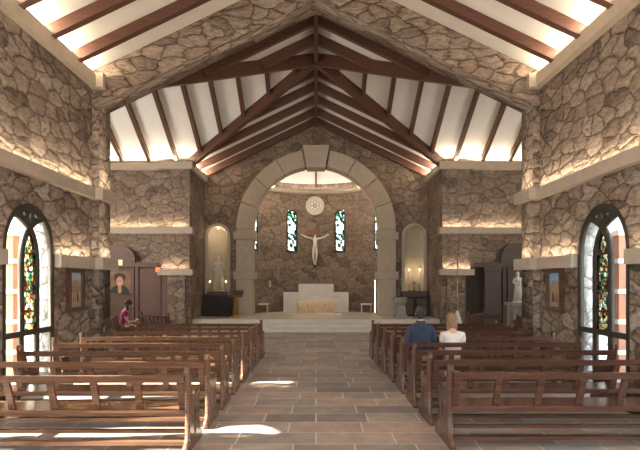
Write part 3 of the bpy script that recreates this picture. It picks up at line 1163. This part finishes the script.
def seated(loc, rz, label, top_mat, leg_mat, hair_mat, long_hair, hands, lean=.05, head_tilt=.05, sc=1.0, short_sleeve=False):
    """origin on the floor under the hips; faces +y; seat height .455"""
    t = thing('person', label, 'person', loc, rz)
    t.scale = (sc, sc, sc)
    P = Chain()
    hz = .56
    hip = P.add((0, 0, hz), (.155, .12))
    b1 = P.add((0, lean * .4, hz + .16), (.135, .105), hip)
    b2 = P.add((0, lean * .9, hz + .32), (.155, .11), b1)
    b3 = P.add((0, lean * 1.2, hz + .44), (.13, .085), b2)
    nk = P.add((0, lean * 1.5, hz + .535), .055, b3)
    nk2 = P.add((0, lean * 1.7 + head_tilt * .3, hz + .59), .052, nk)
    hd = P.add((0, lean * 1.7 + head_tilt * .7 + .01, hz + .68), (.075, .092), nk2)
    P.add((0, lean * 1.7 + head_tilt, hz + .77), (.066, .082), hd)
    for s, hp in ((-1, hands[0]), (1, hands[1])):
        sh = P.add((s * .17, lean * 1.1, hz + .42), .062, b3)
        el = Vector((s * .235, lean + .06, hz + .14))
        a = P.add(tuple(Vector((s * .205, lean * 1.1, hz + .28))), .050, sh)
        e_ = P.add(tuple(el), .042, a)
        w = Vector(hp)
        m = P.add(tuple(el.lerp(w, .5)), .036, e_)
        wr = P.add(tuple(w), .026, m)
        d = (w - el).normalized()
        palm = P.add(tuple(w + d * .05), (.036, .018), wr)
        sd = Vector((-s, 0, 0))
        for k, ln in enumerate((.062, .072, .068, .052)):
            o_ = sd * (.027 - .018 * k)
            q = P.add(tuple(w + d * .095 + o_), .0095, palm)
            q = P.add(tuple(w + d * (.095 + ln * .5) + o_ + Vector((0, 0, -.012))), .0085, q)
            P.add(tuple(w + d * (.095 + ln * .85) + o_ + Vector((0, 0, -.035))), .0075, q)
        q = P.add(tuple(w + d * .035 + sd * .045), .011, palm)
        P.add(tuple(w + d * .075 + sd * .06), .009, q)
        th = P.add((s * .10, .10, hz - .025), .085, hip)
        kn = P.run([((s * .115, .28, hz - .02), .075), ((s * .12, .46, hz - .04), .058)], th)
        an = P.run([((s * .12, .47, .30), .052), ((s * .12, .45, .10), .036)], kn)
        P.run([((s * .12, .50, .045), .036), ((s * .125, .62, .03), .030)], an)
    body = skin_mesh('body', P.v, P.e, P.r, SKIN, t)
    # face: eyes, nose, mouth, ears
    hy = lean * 1.7 + head_tilt * .75
    b = MB()
    b.ball((0, hy + .098, hz + .675), .014, 8, 6, (.8, 1, 1.5)).obj('nose', SKIN, t)
    for s in (-1, 1):
        MB().ball((s * .078, hy - .005, hz + .685), .02, 8, 6, (.4, .8, 1.4)).obj('ear', SKIN, t)
    for s in (-1, 1):
        MB().ball((s * .03, hy + .085, hz + .71), .010, 8, 6).obj('eye', HAIRD, t)
    MB().ball((0, hy + .088, hz + .635), .02, 8, 6, (1, .3, .25)).obj('mouth', plain('lips', (.45, .15, .13), .5), t)
    # top: shirt or jacket
    G = Chain()
    g = .016
    h0 = G.add((0, -.005, hz - .02), (.165 + g, .125 + g))
    c1 = G.add((0, lean * .4, hz + .16), (.150 + g, .112 + g), h0)
    c2 = G.add((0, lean * .9, hz + .32), (.168 + g, .115 + g), c1)
    c3 = G.add((0, lean * 1.2, hz + .445), (.125 + g, .085 + g), c2)
    G.add((0, lean * 1.5, hz + (.555 if not short_sleeve else .515)), .068, c3)
    for s, hp in ((-1, hands[0]), (1, hands[1])):
        sh = G.add((s * .175, lean * 1.1, hz + .425), .064 + g, c3)
        a = G.add((s * .21, lean * 1.1, hz + .28), .054 + g, sh)
        el = Vector((s * .235, lean + .06, hz + .14))
        if not short_sleeve:
            e_ = G.add(tuple(el), .046 + g * .7, a)
            w = Vector(hp)
            G.run([(tuple(el.lerp(w, .5)), .040 + g * .6), (tuple(el.lerp(w, .9)), .034 + g * .5)], e_)
    skin_mesh('jacket' if not short_sleeve else 'shirt', G.v, G.e, G.r, top_mat, t)
    if not short_sleeve:
        cy = lean * 1.5
        MB().lathe([(.135, hz + .455), (.092, hz + .53), (.072, hz + .575), (.062, hz + .575)], (0, cy, 0), 20).obj('collar', top_mat, t)
    # legs
    T = Chain()
    h0 = T.add((0, .0, hz - .03), (.160, .115))
    for s in (-1, 1):
        th = T.add((s * .10, .10, hz - .022), .096, h0)
        kn = T.run([((s * .115, .28, hz - .018), .085), ((s * .12, .465, hz - .035), .068)], th)
        T.run([((s * .12, .475, .30), .062), ((s * .12, .455, .12), .052)], kn)
    skin_mesh('trousers', T.v, T.e, T.r, leg_mat, t)
    for s in (-1, 1):
        MB().ball((s * .12, .53, .04), .05, 10, 7, (.85, 2.3, .8)).obj('shoe', BLACKW, t)
    # hair
    b = MB()
    b.ball((0, hy - .018, hz + .725), .108 if long_hair else .095, 16, 10, (.90, 1.03, 1.02))
    if long_hair:
        b.ball((0, hy - .055, hz + .62), .09, 14, 10, (.95, .62, 1.5))
        for s in (-1, 1):
            b.ball((s * .06, hy - .04, hz + .58), .05, 10, 8, (.9, .8, 1.9))
    else:
        b.ball((0, hy - .045, hz + .66), .075, 14, 9, (.98, .7, 1.0))
    b.obj('hair', hair_mat, t)
    return t


hands0 = ((-.10, .30, .66), (.10, .30, .66))
seated((1.80, 9.38, 0), 0, 'man in a navy blue suit jacket seen from behind on a pew', NAVY, GREYC, HAIRD, False, hands0, lean=.05, sc=1.03)
seated((2.35, 9.40, 0), 0, 'woman with light brown hair and white top seen from behind', WHITEC, GREYC, HAIRB, True, hands0, lean=.07, sc=.93, short_sleeve=True)
seated((-5.60, 15.93, 0), math.radians(-62), 'woman in a magenta top reading with lowered head in the left transept', MAGENTA, CREAMC, HAIRD, True, ((-.08, .28, .72), (.08, .28, .72)), lean=.06, head_tilt=.11, sc=.94, short_sleeve=True)
# booklet in her hands
t = math.radians(-62)
o = MB().box(-.11, .11, -.075, .075, -.008, .008).obj('booklet', WHITEC)
f = Vector((-math.sin(t), math.cos(t), 0))
o.location = Vector((-5.60, 15.93, .70)) + f * .37
o.rotation_euler = (.5, 0, t)
tag(o, 'open white booklet held by the woman in magenta', 'booklet')
# blue cushion
o = MB().box(-.17, .17, -.28, .28, 0, .09).obj('seat_cushion', BLUEC, bevel=.03)
o.location = (-4.42, 16.40, .462)
o.rotation_euler = (0, 0, math.radians(45))
tag(o, 'dark blue cushion on the front pew of the left transept', 'cushion')

# ------------------------------------------------------------------ chancel furniture
# reredos
t = thing('altar_backing', 'stepped pale stone block behind the altar', 'altar backing', (0, 25.25, PLAT))
MB().box(-1.48, 1.48, -.25, .25, 0, .92).obj('lower_block', MARBLE, t, bevel=.01)
MB().box(-.80, .80, -.2, .2, .92, 1.30).obj('upper_block', MARBLE, t, bevel=.01)
# altar
t = thing('altar', 'marble altar table with lit arches at the centre of the apse', 'altar', (0, 23.6, PLAT))
MB().box(-1.06, 1.06, -.55, .5, 0, .06).obj('plinth', MARBLE, t, bevel=.008)
MB().box(-1.0, 1.0, -.42, .40, .68, .76).obj('altar_top', MARBLE, t, bevel=.012)
MB().box(-.80, .80, .18, .26, .06, .68).obj('rear_panel', plain('gilded_panel', (.50, .38, .22), .5, noise=.1), t)
holes = [arch_pts(-.585 + .39 * k, .32, .07, .44, n=10) for k in range(4)]
plate('arcade', [[(-.80, .06), (.80, .06), (.80, .68), (-.80, .68)]] + holes, .07, 'xz', -.32, MARBLE, t)
for k in range(5):
    MB().lathe([(.045, .06), (.045, .10), (.028, .12), (.026, .42), (.045, .45), (.045, .48)], (-.78 + .39 * k, -.34, 0), 12).obj('column', MARBLE, t)
MB().box(-.78, .78, .12, .15, .64, .66).obj('light_strip', emit_mat('altar_led', (1, .80, .48), 7), t)
o = MB().box(-.16, .16, -.06, .06, 0, .004).obj('altar_book', WAX)
o.location = (0, 23.55, PLAT + .761)
b = MB()
b.box(-.16, 0, -.11, .11, 0, .02).box(0, .16, -.11, .11, 0, .02)
bpy.data.objects.remove(o)
o = b.obj('altar_book', WAX)
o.location = (.05, 23.5, PLAT + .761)
tag(o, 'small open book lying on the altar top', 'book')
# stools
def stool(x, label):
    t = thing('stool', label, 'stool', (x, 24.7, PLAT), 0, 'stools flanking the altar')
    MB().box(-.25, .25, -.18, .18, .36, .43).obj('seat', CREAMC, t, bevel=.02)
    for sx in (-1, 1):
        for sy in (-1, 1):
            MB().box(sx * .2 - .02, sx * .2 + .02, sy * .13 - .02, sy * .13 + .02, 0, .36).obj('leg', MARBLE, t)


stool(-2.38, 'cream stool left of the altar')
stool(2.25, 'cream stool right of the altar')
# crucifix
t = thing('crucifix', 'pale carved figure with outstretched arms hanging on the apse wall', 'crucifix', (-.05, CY + RA - .18, 0))
P = Chain()
hip = P.add((0, 0, 3.42), (.105, .085))
b1 = P.add((0, -.02, 3.56), (.085, .07), hip)
b2 = P.add((0, -.02, 3.72), (.115, .085), b1)
b3 = P.add((0, 0, 3.84), (.075, .06), b2)
nk = P.add((0, -.03, 3.90), .038, b3)
hd = P.add((.01, -.06, 3.97), (.058, .068), nk)
P.add((.015, -.07, 4.03), (.05, .06), hd)
for s in (-1, 1):
    e_ = P.run([((s * .14, .02, 3.85), .056), ((s * .26, .04, 3.88), .048), ((s * .40, .06, 3.92), .043), ((s * .53, .08, 3.99), .032)], b3)
    pm = P.add((s * .58, .08, 4.02), (.03, .016), e_)
    for k in range(4):
        q = P.add((s * .625, .075, 4.005 + .017 * k), .008, pm)
        P.add((s * .655, .06, 4.01 + .019 * k), .007, q)
    q = P.add((s * .59, .06, 4.055), .009, pm)
    P.add((s * .615, .05, 4.08), .007, q)
    lg = P.run([((s * .075, -.01, 3.36), .078), ((s * .078, -.07, 3.10), .060), ((s * .075, -.08, 3.03), .052), ((s * .065, -.03, 2.88), .045), ((s * .03, 0, 2.72), .030), ((s * .02, -.05, 2.66), .028), ((s * .02, -.09, 2.61), .022)], hip)
skin_mesh('body', P.v, P.e, P.r, IVORY, t)
MB().lathe([(.10, 3.33), (.125, 3.38), (.115, 3.47), (.10, 3.50)], (0, -.01, 0), 16, sy=.9).obj('loincloth', WHITE_ST, t)
MB().ball((.012, -.045, 4.035), .062, 12, 8, (.95, 1.05, .8)).obj('hair', HAIRB, t)
RED = plain('red_wood', (.34, .11, .045), .6, noise=.2)
MB().prism([(-.11, .12, 4.02), (.11, .12, 4.02), (.13, .12, 4.22), (.06, .12, 4.30), (-.06, .12, 4.30), (-.13, .12, 4.22)], (0, .04, 0)).obj('head_plaque', RED, t)
MB().prism([(-.09, -.02, 2.62), (.09, -.02, 2.62), (.06, .06, 2.46), (-.06, .06, 2.46)], (0, .1, 0)).obj('foot_rest', DARKW, t)
MB().beam((-.56, .14, 4.0), (.56, .14, 4.0), .03, .03).obj('mounting_bar', DARKW, t)
# rosette
t = thing('rosette', 'round pale carved rosette high on the apse wall', 'rosette', (-.05, CY + RA - .03, 5.42))
cir = lambda r_, n=32, cx=0, cz=0: [(cx + r_ * math.cos(2 * PI * k / n), cz + r_ * math.sin(2 * PI * k / n)) for k in range(n)]
plate('rim', [cir(.44), cir(.27)], .09, 'xz', -.06, MARBLE, t)
plate('backing', [cir(.28)], .02, 'xz', -.005, PLASTER, t)
b = MB()
for k in range(6):
    a = PI / 2 + PI / 3 * k
    b.tube([(.16 * math.cos(a) + .085 * math.cos(2 * PI * j_ / 12), -.03, .16 * math.sin(a) + .085 * math.sin(2 * PI * j_ / 12)) for j_ in range(13)], .016, 6)
b.tube([(.05 * math.cos(2 * PI * j_ / 12), -.03, .05 * math.sin(2 * PI * j_ / 12)) for j_ in range(13)], .016, 6)
b.obj('tracery', CAST, t)
# wall panel on the apse
o = MB().box(-.07, .07, -.02, .02, -.16, .16).obj('wall_plate', CAST, bevel=.005)
tt = math.asin(-2.13 / RA)
o.location = (-2.12, CY + (RA - .03) * math.cos(tt), 1.72)
o.rotation_euler = (0, 0, -tt)
tag(o, 'small pale plate on the apse wall above the left stool', 'plate')

# lectern, font
t = thing('lectern', 'gold column lectern with dark sloped top on the platform', 'lectern', (-3.13, 21.4, PLAT))
MB().lathe([(.26, 0), (.26, .05), (.17, .08), (.12, .14)], n=20).obj('base', GOLD, t)
MB().lathe([(.11, .12), (.105, .80), (.14, .84)], n=20).obj('column', GOLD, t)
MB().hexa([(-.28, -.22, .80), (.28, -.22, .80), (.28, .2, .96), (-.28, .2, .96), (-.28, -.22, .88), (.28, -.22, .88), (.28, .2, 1.06), (-.28, .2, 1.06)]).obj('reading_desk', PEW_R, t)
t = thing('baptismal_font', 'grey stone pedestal font on the platform right of the arch', 'font', (3.28, 21.3, PLAT))
MB().box(-.26, .26, -.26, .26, 0, .09).obj('base', CAST_G, t, bevel=.012)
MB().hexa([(-.19, -.19, .09), (.19, -.19, .09), (.19, .19, .09), (-.19, .19, .09), (-.15, -.15, .52), (.15, -.15, .52), (.15, .15, .52), (-.15, .15, .52)]).obj('shaft', CAST_G, t)
MB().lathe([(.15, .50), (.27, .60), (.28, .80), (.22, .80), (.14, .70), (.0, .68)], n=8).obj('basin', CAST_G, t)

# niche cabinets and contents
t = thing('side_cabinet', 'dark wooden cabinet under the left niche', 'cabinet', (-3.95, 22.4, PLAT))
MB().box(-.58, .55, -.25, .25, 0, .86).obj('body', BLACKW, t, bevel=.01)
MB().box(-.45, .55, -.27, .25, .86, 1.0).obj('top', DARKW, t, bevel=.01)
MB().box(.05, .50, -.275, -.25, .03, .82).obj('cloth_panel', BLUEV, t)
t = thing('side_altar', 'dark wooden side altar under the right niche', 'cabinet', (3.98, 22.4, PLAT))
MB().box(-.6, .58, -.25, .25, 0, .8).obj('body', BLACKW, t, bevel=.01)
MB().box(-.5, .5, -.27, .25, .8, 1.02).obj('top', DARKW, t, bevel=.01)
for k in (-1, 1):
    MB().box(k * .28 - .2, k * .28 + .2, -.262, -.25, .08, .72).obj('door', DARKW, t)


def statue(loc, h, mat, label, cat='statue'):
    t = thing('statue', label, cat, loc)
    s = h / 1.6
    b = MB()
    b.lathe([(.26 * s, 0), (.26 * s, .07 * s), (.0, .07 * s)], n=16)
    b.obj('base', mat, t)
    P = Chain()
    r = P.add((0, 0, .12 * s), (.20 * s, .16 * s))
    P2 = P.run([((.0, 0, .45 * s), (.165 * s, .135 * s)), ((.02 * s, 0, .80 * s), (.145 * s, .12 * s)), ((0, 0, 1.05 * s), (.15 * s, .115 * s)), ((0, 0, 1.22 * s), (.15 * s, .10 * s))], r)
    hd = P.run([((0, 0, 1.33 * s), .06 * s), ((0, -.02 * s, 1.44 * s), (.08 * s, .09 * s)), ((0, -.01 * s, 1.53 * s), (.07 * s, .08 * s))], P2)
    for sg in (-1, 1):
        P.run([((sg * .19 * s, -.01, 1.20 * s), .06 * s), ((sg * .23 * s, -.03, 1.0 * s), .055 * s), ((sg * .16 * s, -.15 * s, .93 * s), .05 * s), ((sg * .05 * s, -.17 * s, 1.0 * s), .035 * s)], P2)
    skin_mesh('body', P.v, P.e, P.r, mat, t)
    b = MB()
    for k in range(9):
        a = PI * (k + .5) / 9 + PI
        b.tube([(.14 * s * math.cos(a), .11 * s * math.sin(a), 1.05 * s), (.17 * s * math.cos(a), .14 * s * math.sin(a), .6 * s), (.22 * s * math.cos(a + .08), .18 * s * math.sin(a + .08), .1 * s)], .02 * s, 6, .035 * s)
    b.obj('robe_folds', mat, t)
    MB().ball((0, .015 * s, 1.47 * s), .10 * s, 12, 8, (.9, .95, 1.15)).obj('veil', mat, t)
    MB().ball((.05 * s, -.17 * s, 1.10 * s), .06 * s, 10, 7, (.9, .9, 1.3)).obj('held_child', mat, t)
    return t


statue((-NX + .03, YB + .10, 1.425), 1.52, GREY_ST, 'carved stone statue standing in the left niche')
for k, x in ((0, -.33), (1, .33)):
    t = thing('votive_lamp', 'small lit lamp in the left niche %s the statue' % ('left of' if k == 0 else 'right of'), 'lamp', (-NX + x, YB + .04, 1.425), 0, 'lamps in the left niche')
    MB().lathe([(.035, 0), (.012, .03), (.010, .36), (.03, .38)], n=10).obj('stem', GOLD, t)
    MB().ball((0, 0, .40), .014, 8, 6, (1, 1, 1.6)).obj('flame', FLAME, t)
for k, x in ((0, -.2), (1, .24)):
    t = thing('candle', 'tall lit candle in the right niche, %s the gold stand' % ('left of' if k == 0 else 'right of'), 'candle', (NX + x, YB + .06, 1.425), 0, 'candles in the right niche')
    MB().lathe([(.06, 0), (.06, .02), (.015, .05), (.015, .28), (.045, .30)], n=12).obj('candlestick', GOLD, t)
    MB().lathe([(.028, .30), (.028, .86), (0, .86)], n=12).obj('wax', WAX, t)
    MB().ball((0, 0, .89), .012, 8, 6, (1, 1, 2.2)).obj('flame', FLAME, t)
t = thing('gold_stand', 'ornate gold stand between the two candles in the right niche', 'stand', (NX, YB + .06, 1.425))
MB().lathe([(.12, 0), (.12, .03), (.03, .07), (.03, .16), (.06, .2)], n=14).obj('foot', GOLD, t)
b = MB()
for k in range(10):
    a = 2 * PI * k / 10
    b.tube([(.05 * math.cos(a), 0, .33 + .05 * math.sin(a)), (.15 * math.cos(a), 0, .33 + .15 * math.sin(a))], .012, 5, .004)
b.obj('rays', GOLD, t)
MB().ball((0, 0, .33), .06, 12, 8, (1, .4, 1)).obj('centre_disc', GOLD, t)

# processional cross
t = thing('processional_cross', 'tall thin gold processional cross behind the seated couple', 'cross', (4.55, 17.7, 0))
MB().lathe([(.18, 0), (.18, .04), (.05, .08), (.03, .2)], n=16).obj('base', BRONZE, t)
MB().tube([(0, 0, .1), (0, 0, 2.52)], .014, 8).obj('staff', GOLD, t)
MB().box(-.02, .02, -.012, .012, 2.5, 2.82).box(-.12, .12, -.012, .012, 2.65, 2.69).obj('cross_head', GOLD, t)
MB().lathe([(.22, .25), (.15, .52), (.04, .88), (.018, .90)], n=16).obj('white_cloth', WHITEC, t)

# ------------------------------------------------------------------ confessionals
CONF_D = wood_mat('confessional_dark_wood', (.062, .042, .034), (.100, .068, .055), .6)


def confessional(sx, label):
    t = thing('confessional', label, 'confessional', (0, YT, 0))
    def X(a, c):
        return tuple(sorted((sx * a, sx * c)))
    def part(name, mat, *boxes, bevel=0.008):
        b = MB()
        for (a, c, y0, y1, z0, z1) in boxes:
            x0, x1 = X(a, c)
            b.box(x0, x1, y0, y1, z0, z1)
        return b.obj(name, mat, t, bevel=bevel)
    if sx < 0:
        part('carcass', CONFW, (5.44, 5.66, -.12, -.02, 0, 2.04), (5.66, 8.6, -.12, -.02, 0, 2.36))
        part('entablature', CONFW, (5.76, 8.65, -.26, -.02, 2.36, 2.52))
        for a in (6.46, 6.62, 8.35):
            part('pilaster', CONFW, (a, a + .12, -.20, -.12, 0, 2.36))
        d = part('door', CONFW, (5.66, 6.42, -.16, -.12, .02, 2.3))
        for z0, z1 in ((.15, .95), (1.1, 2.2)):
            b = MB()
            x0, x1 = X(5.76, 6.32)
            b.box(x0, x1, -.175, -.16, z0, z1)
            b.obj('raised_panel', CONFW, d, bevel=.012)
        part('panel', CONFW, (6.78, 8.3, -.15, -.12, .1, 1.25), (6.78, 8.3, -.15, -.12, 1.3, 2.3))
        ped = arch_pts(-7.15, 1.15, 2.52, 2.60, .55)
        plate('arched_pediment', [ped], .16, 'xz', -.24, CONFW, t)
        # red lamp over the door
        MB().box(-5.80, -5.66, -.30, -.26, 2.18, 2.34).obj('red_lamp', emit_mat('red_lamp', (1, .13, .04), 1.2), t)
        MB().box(-7.28, -7.02, -.27, -.24, 2.42, 2.62).obj('name_plate', emit_mat('plate_glow', (.9, .72, .42), .35), t)  # plaque made to glow faintly by emission in its colour
    else:
        part('carcass', CONF_D, (6.12, 8.6, -.12, -.02, 0, 2.36))
        part('entablature', CONF_D, (5.76, 8.65, -.26, -.02, 2.36, 2.52))
        part('side_post', CONF_D, (5.43, 5.48, -.15, -.02, 0, 2.04))
        part('doorway_dark_sheet', BLACKW, (5.48, 5.66, -.05, -.02, 0, 2.04), (5.66, 6.12, -.05, -.02, 0, 2.36))  # near-black sheet stands in for the dark inside the open doorway
        part('panel', CONF_D, (6.14, 6.72, -.22, -.12, .75, 2.28), (6.10, 6.76, -.25, -.12, .60, .75), (6.10, 6.76, -.25, -.12, 2.2, 2.36))
        for a in (6.80, 6.98, 8.3):
            part('pilaster', CONF_D, (a, a + .12, -.20, -.12, 0, 2.36))
        ped = arch_pts(7.25, 1.05, 2.52, 2.62, .62)
        plate('arched_pediment', [ped], .16, 'xz', -.24, CONF_D, t)


confessional(-1, 'brown wooden confessional with arched top in the left transept')
confessional(1, 'dark wooden confessional with open doorway in the right transept')

# portrait
t = thing('portrait', 'framed portrait of a smiling dark-haired person on the left confessional', 'picture', (-7.14, YT - .182, 1.80))
MB().box(-.42, .42, 0, .03, -.44, .44).obj('backing', DARKW, t)
b = MB()
b.mi = 0
b.box(-.40, .40, -.006, 0, -.42, .42)


def disc(cx, cz, rx, rz_, y, n=20, a0=0, a1=2 * PI):
    pts = [(cx + rx * math.cos(a0 + (a1 - a0) * k / n), y, cz + rz_ * math.sin(a0 + (a1 - a0) * k / n)) for k in range(n)]
    b.prism(pts, (0, .002, 0))


b.mi = 1
disc(0, -.44, .36, .36, -.008, 20, 0, PI)
b.mi = 3
disc(0, .13, .19, .21, -.010)
disc(-.1, .2, .12, .12, -.0105)
disc(.1, .2, .12, .12, -.0108)
b.mi = 2
disc(0, .03, .13, .18, -.013)
b.box(-.06, .06, -.012, -.010, -.2, -.1)
disc(0, -.28, .07, .12, -.014)
b.mi = 4
disc(0, -.06, .05, .015, -.0155)
b.mi = 3
disc(-.05, .06, .018, .010, -.0155)
disc(.05, .06, .018, .010, -.0155)
b.obj('portrait_print', [plain('print_ochre', (.22, .12, .05), .5, noise=.3, scale=4), plain('print_jacket', (.035, .03, .022), .6), plain('print_skin', (.55, .30, .19), .6), plain('print_hair', (.06, .022, .012), .6), plain('print_smile', (.8, .7, .62), .6)], t)

# white statue on pedestal in the right transept
t = thing('pedestal', 'dark stone pedestal carrying the white statue', 'pedestal', (6.62, 18.0, 0))
MB().box(-.28, .28, -.28, .28, 0, 1.05).obj('shaft', CAST_G, t, bevel=.01)
MB().box(-.34, .34, -.34, .34, 1.05, 1.15).obj('cap', CAST_G, t, bevel=.01)
statue((6.60, 18.0, 1.151), 1.02, WHITE_ST, 'white robed statue standing on a pedestal by the right pier')

# station paintings
def painting_mat(name, sky, mid):
    m, nt, bs = new_mat(name)
    L = nt.links.new
    tc = nd(nt, 'ShaderNodeTexCoord')
    sx_ = nd(nt, 'ShaderNodeSeparateXYZ')
    L(tc.outputs['Generated'], sx_.inputs[0])
    r = ramp(nt, [(0, (.30, .24, .14)), (.22, (.42, .34, .2)), (.3, mid), (.55, (.28, .2, .1)), (.68, sky), (1, tuple(c * .8 for c in sky))])
    n = nd(nt, 'ShaderNodeTexNoise')
    n.inputs['Scale'].default_value = 9
    n.inputs['Detail'].default_value = 3
    L(tc.outputs['Object'], n.inputs['Vector'])
    ad = nd(nt, 'ShaderNodeMath', operation='MULTIPLY_ADD')
    L(n.outputs['Fac'], ad.inputs[0])
    ad.inputs[1].default_value = .55
    sb = nd(nt, 'ShaderNodeMath', operation='SUBTRACT')
    L(sx_.outputs['Z'], sb.inputs[0])
    sb.inputs[1].default_value = .42
    L(sb.outputs[0], ad.inputs[2])
    L(ad.outputs[0], r.inputs['Fac'])
    L(r.outputs['Color'], bs.inputs['Base Color'])
    bs.inputs['Roughness'].default_value = .4
    return m


for side, sx, y, sky, mid, lb in (('left', -1, 10.78, (.34, .42, .5), (.30, .12, .06), 'small painting with figures in a broad brown frame on the left nave wall'),
                                  ('right', 1, 10.85, (.22, .42, .62), (.32, .30, .12), 'small painting with blue sky in a broad brown frame on the right nave wall')):
    t = thing('painting', lb, 'painting', (sx * (WN - .005), y, 1.68), 0, None)
    s = -sx
    def fx(a, c):
        return tuple(sorted((s * a, s * c)))
    x0, x1 = fx(0, .07)
    hw, hh, bw = .35, .42, .10
    fr = MB()
    fr.box(x0, x1, -hw, -hw + bw, -hh, hh).box(x0, x1, hw - bw, hw, -hh, hh).box(x0, x1, -hw + bw, hw - bw, hh - .09, hh).box(x0, x1, -hw + bw, hw - bw, -hh, -hh + .08)
    fr.obj('frame', PEW_R, t, bevel=.012)
    x0, x1 = fx(.01, .03)
    MB().box(x0, x1, -hw + bw, hw - bw, -hh + .08, hh - .09).obj('canvas', painting_mat('painting_' + side, sky, mid), t)
    for k, (u, hgt, c) in enumerate(((-.08, .3, TERRA), (.02, .26, GOLD), (.10, .22, BLUEC))):
        MB().lathe([(.035, 0), (.03, hgt * .7), (.012, hgt * .8), (.022, hgt * .9), (0, hgt)], (0, 0, 0), 8, sx=.15).obj('painted_figure', c, t, loc=(s * .031, u, -.24))
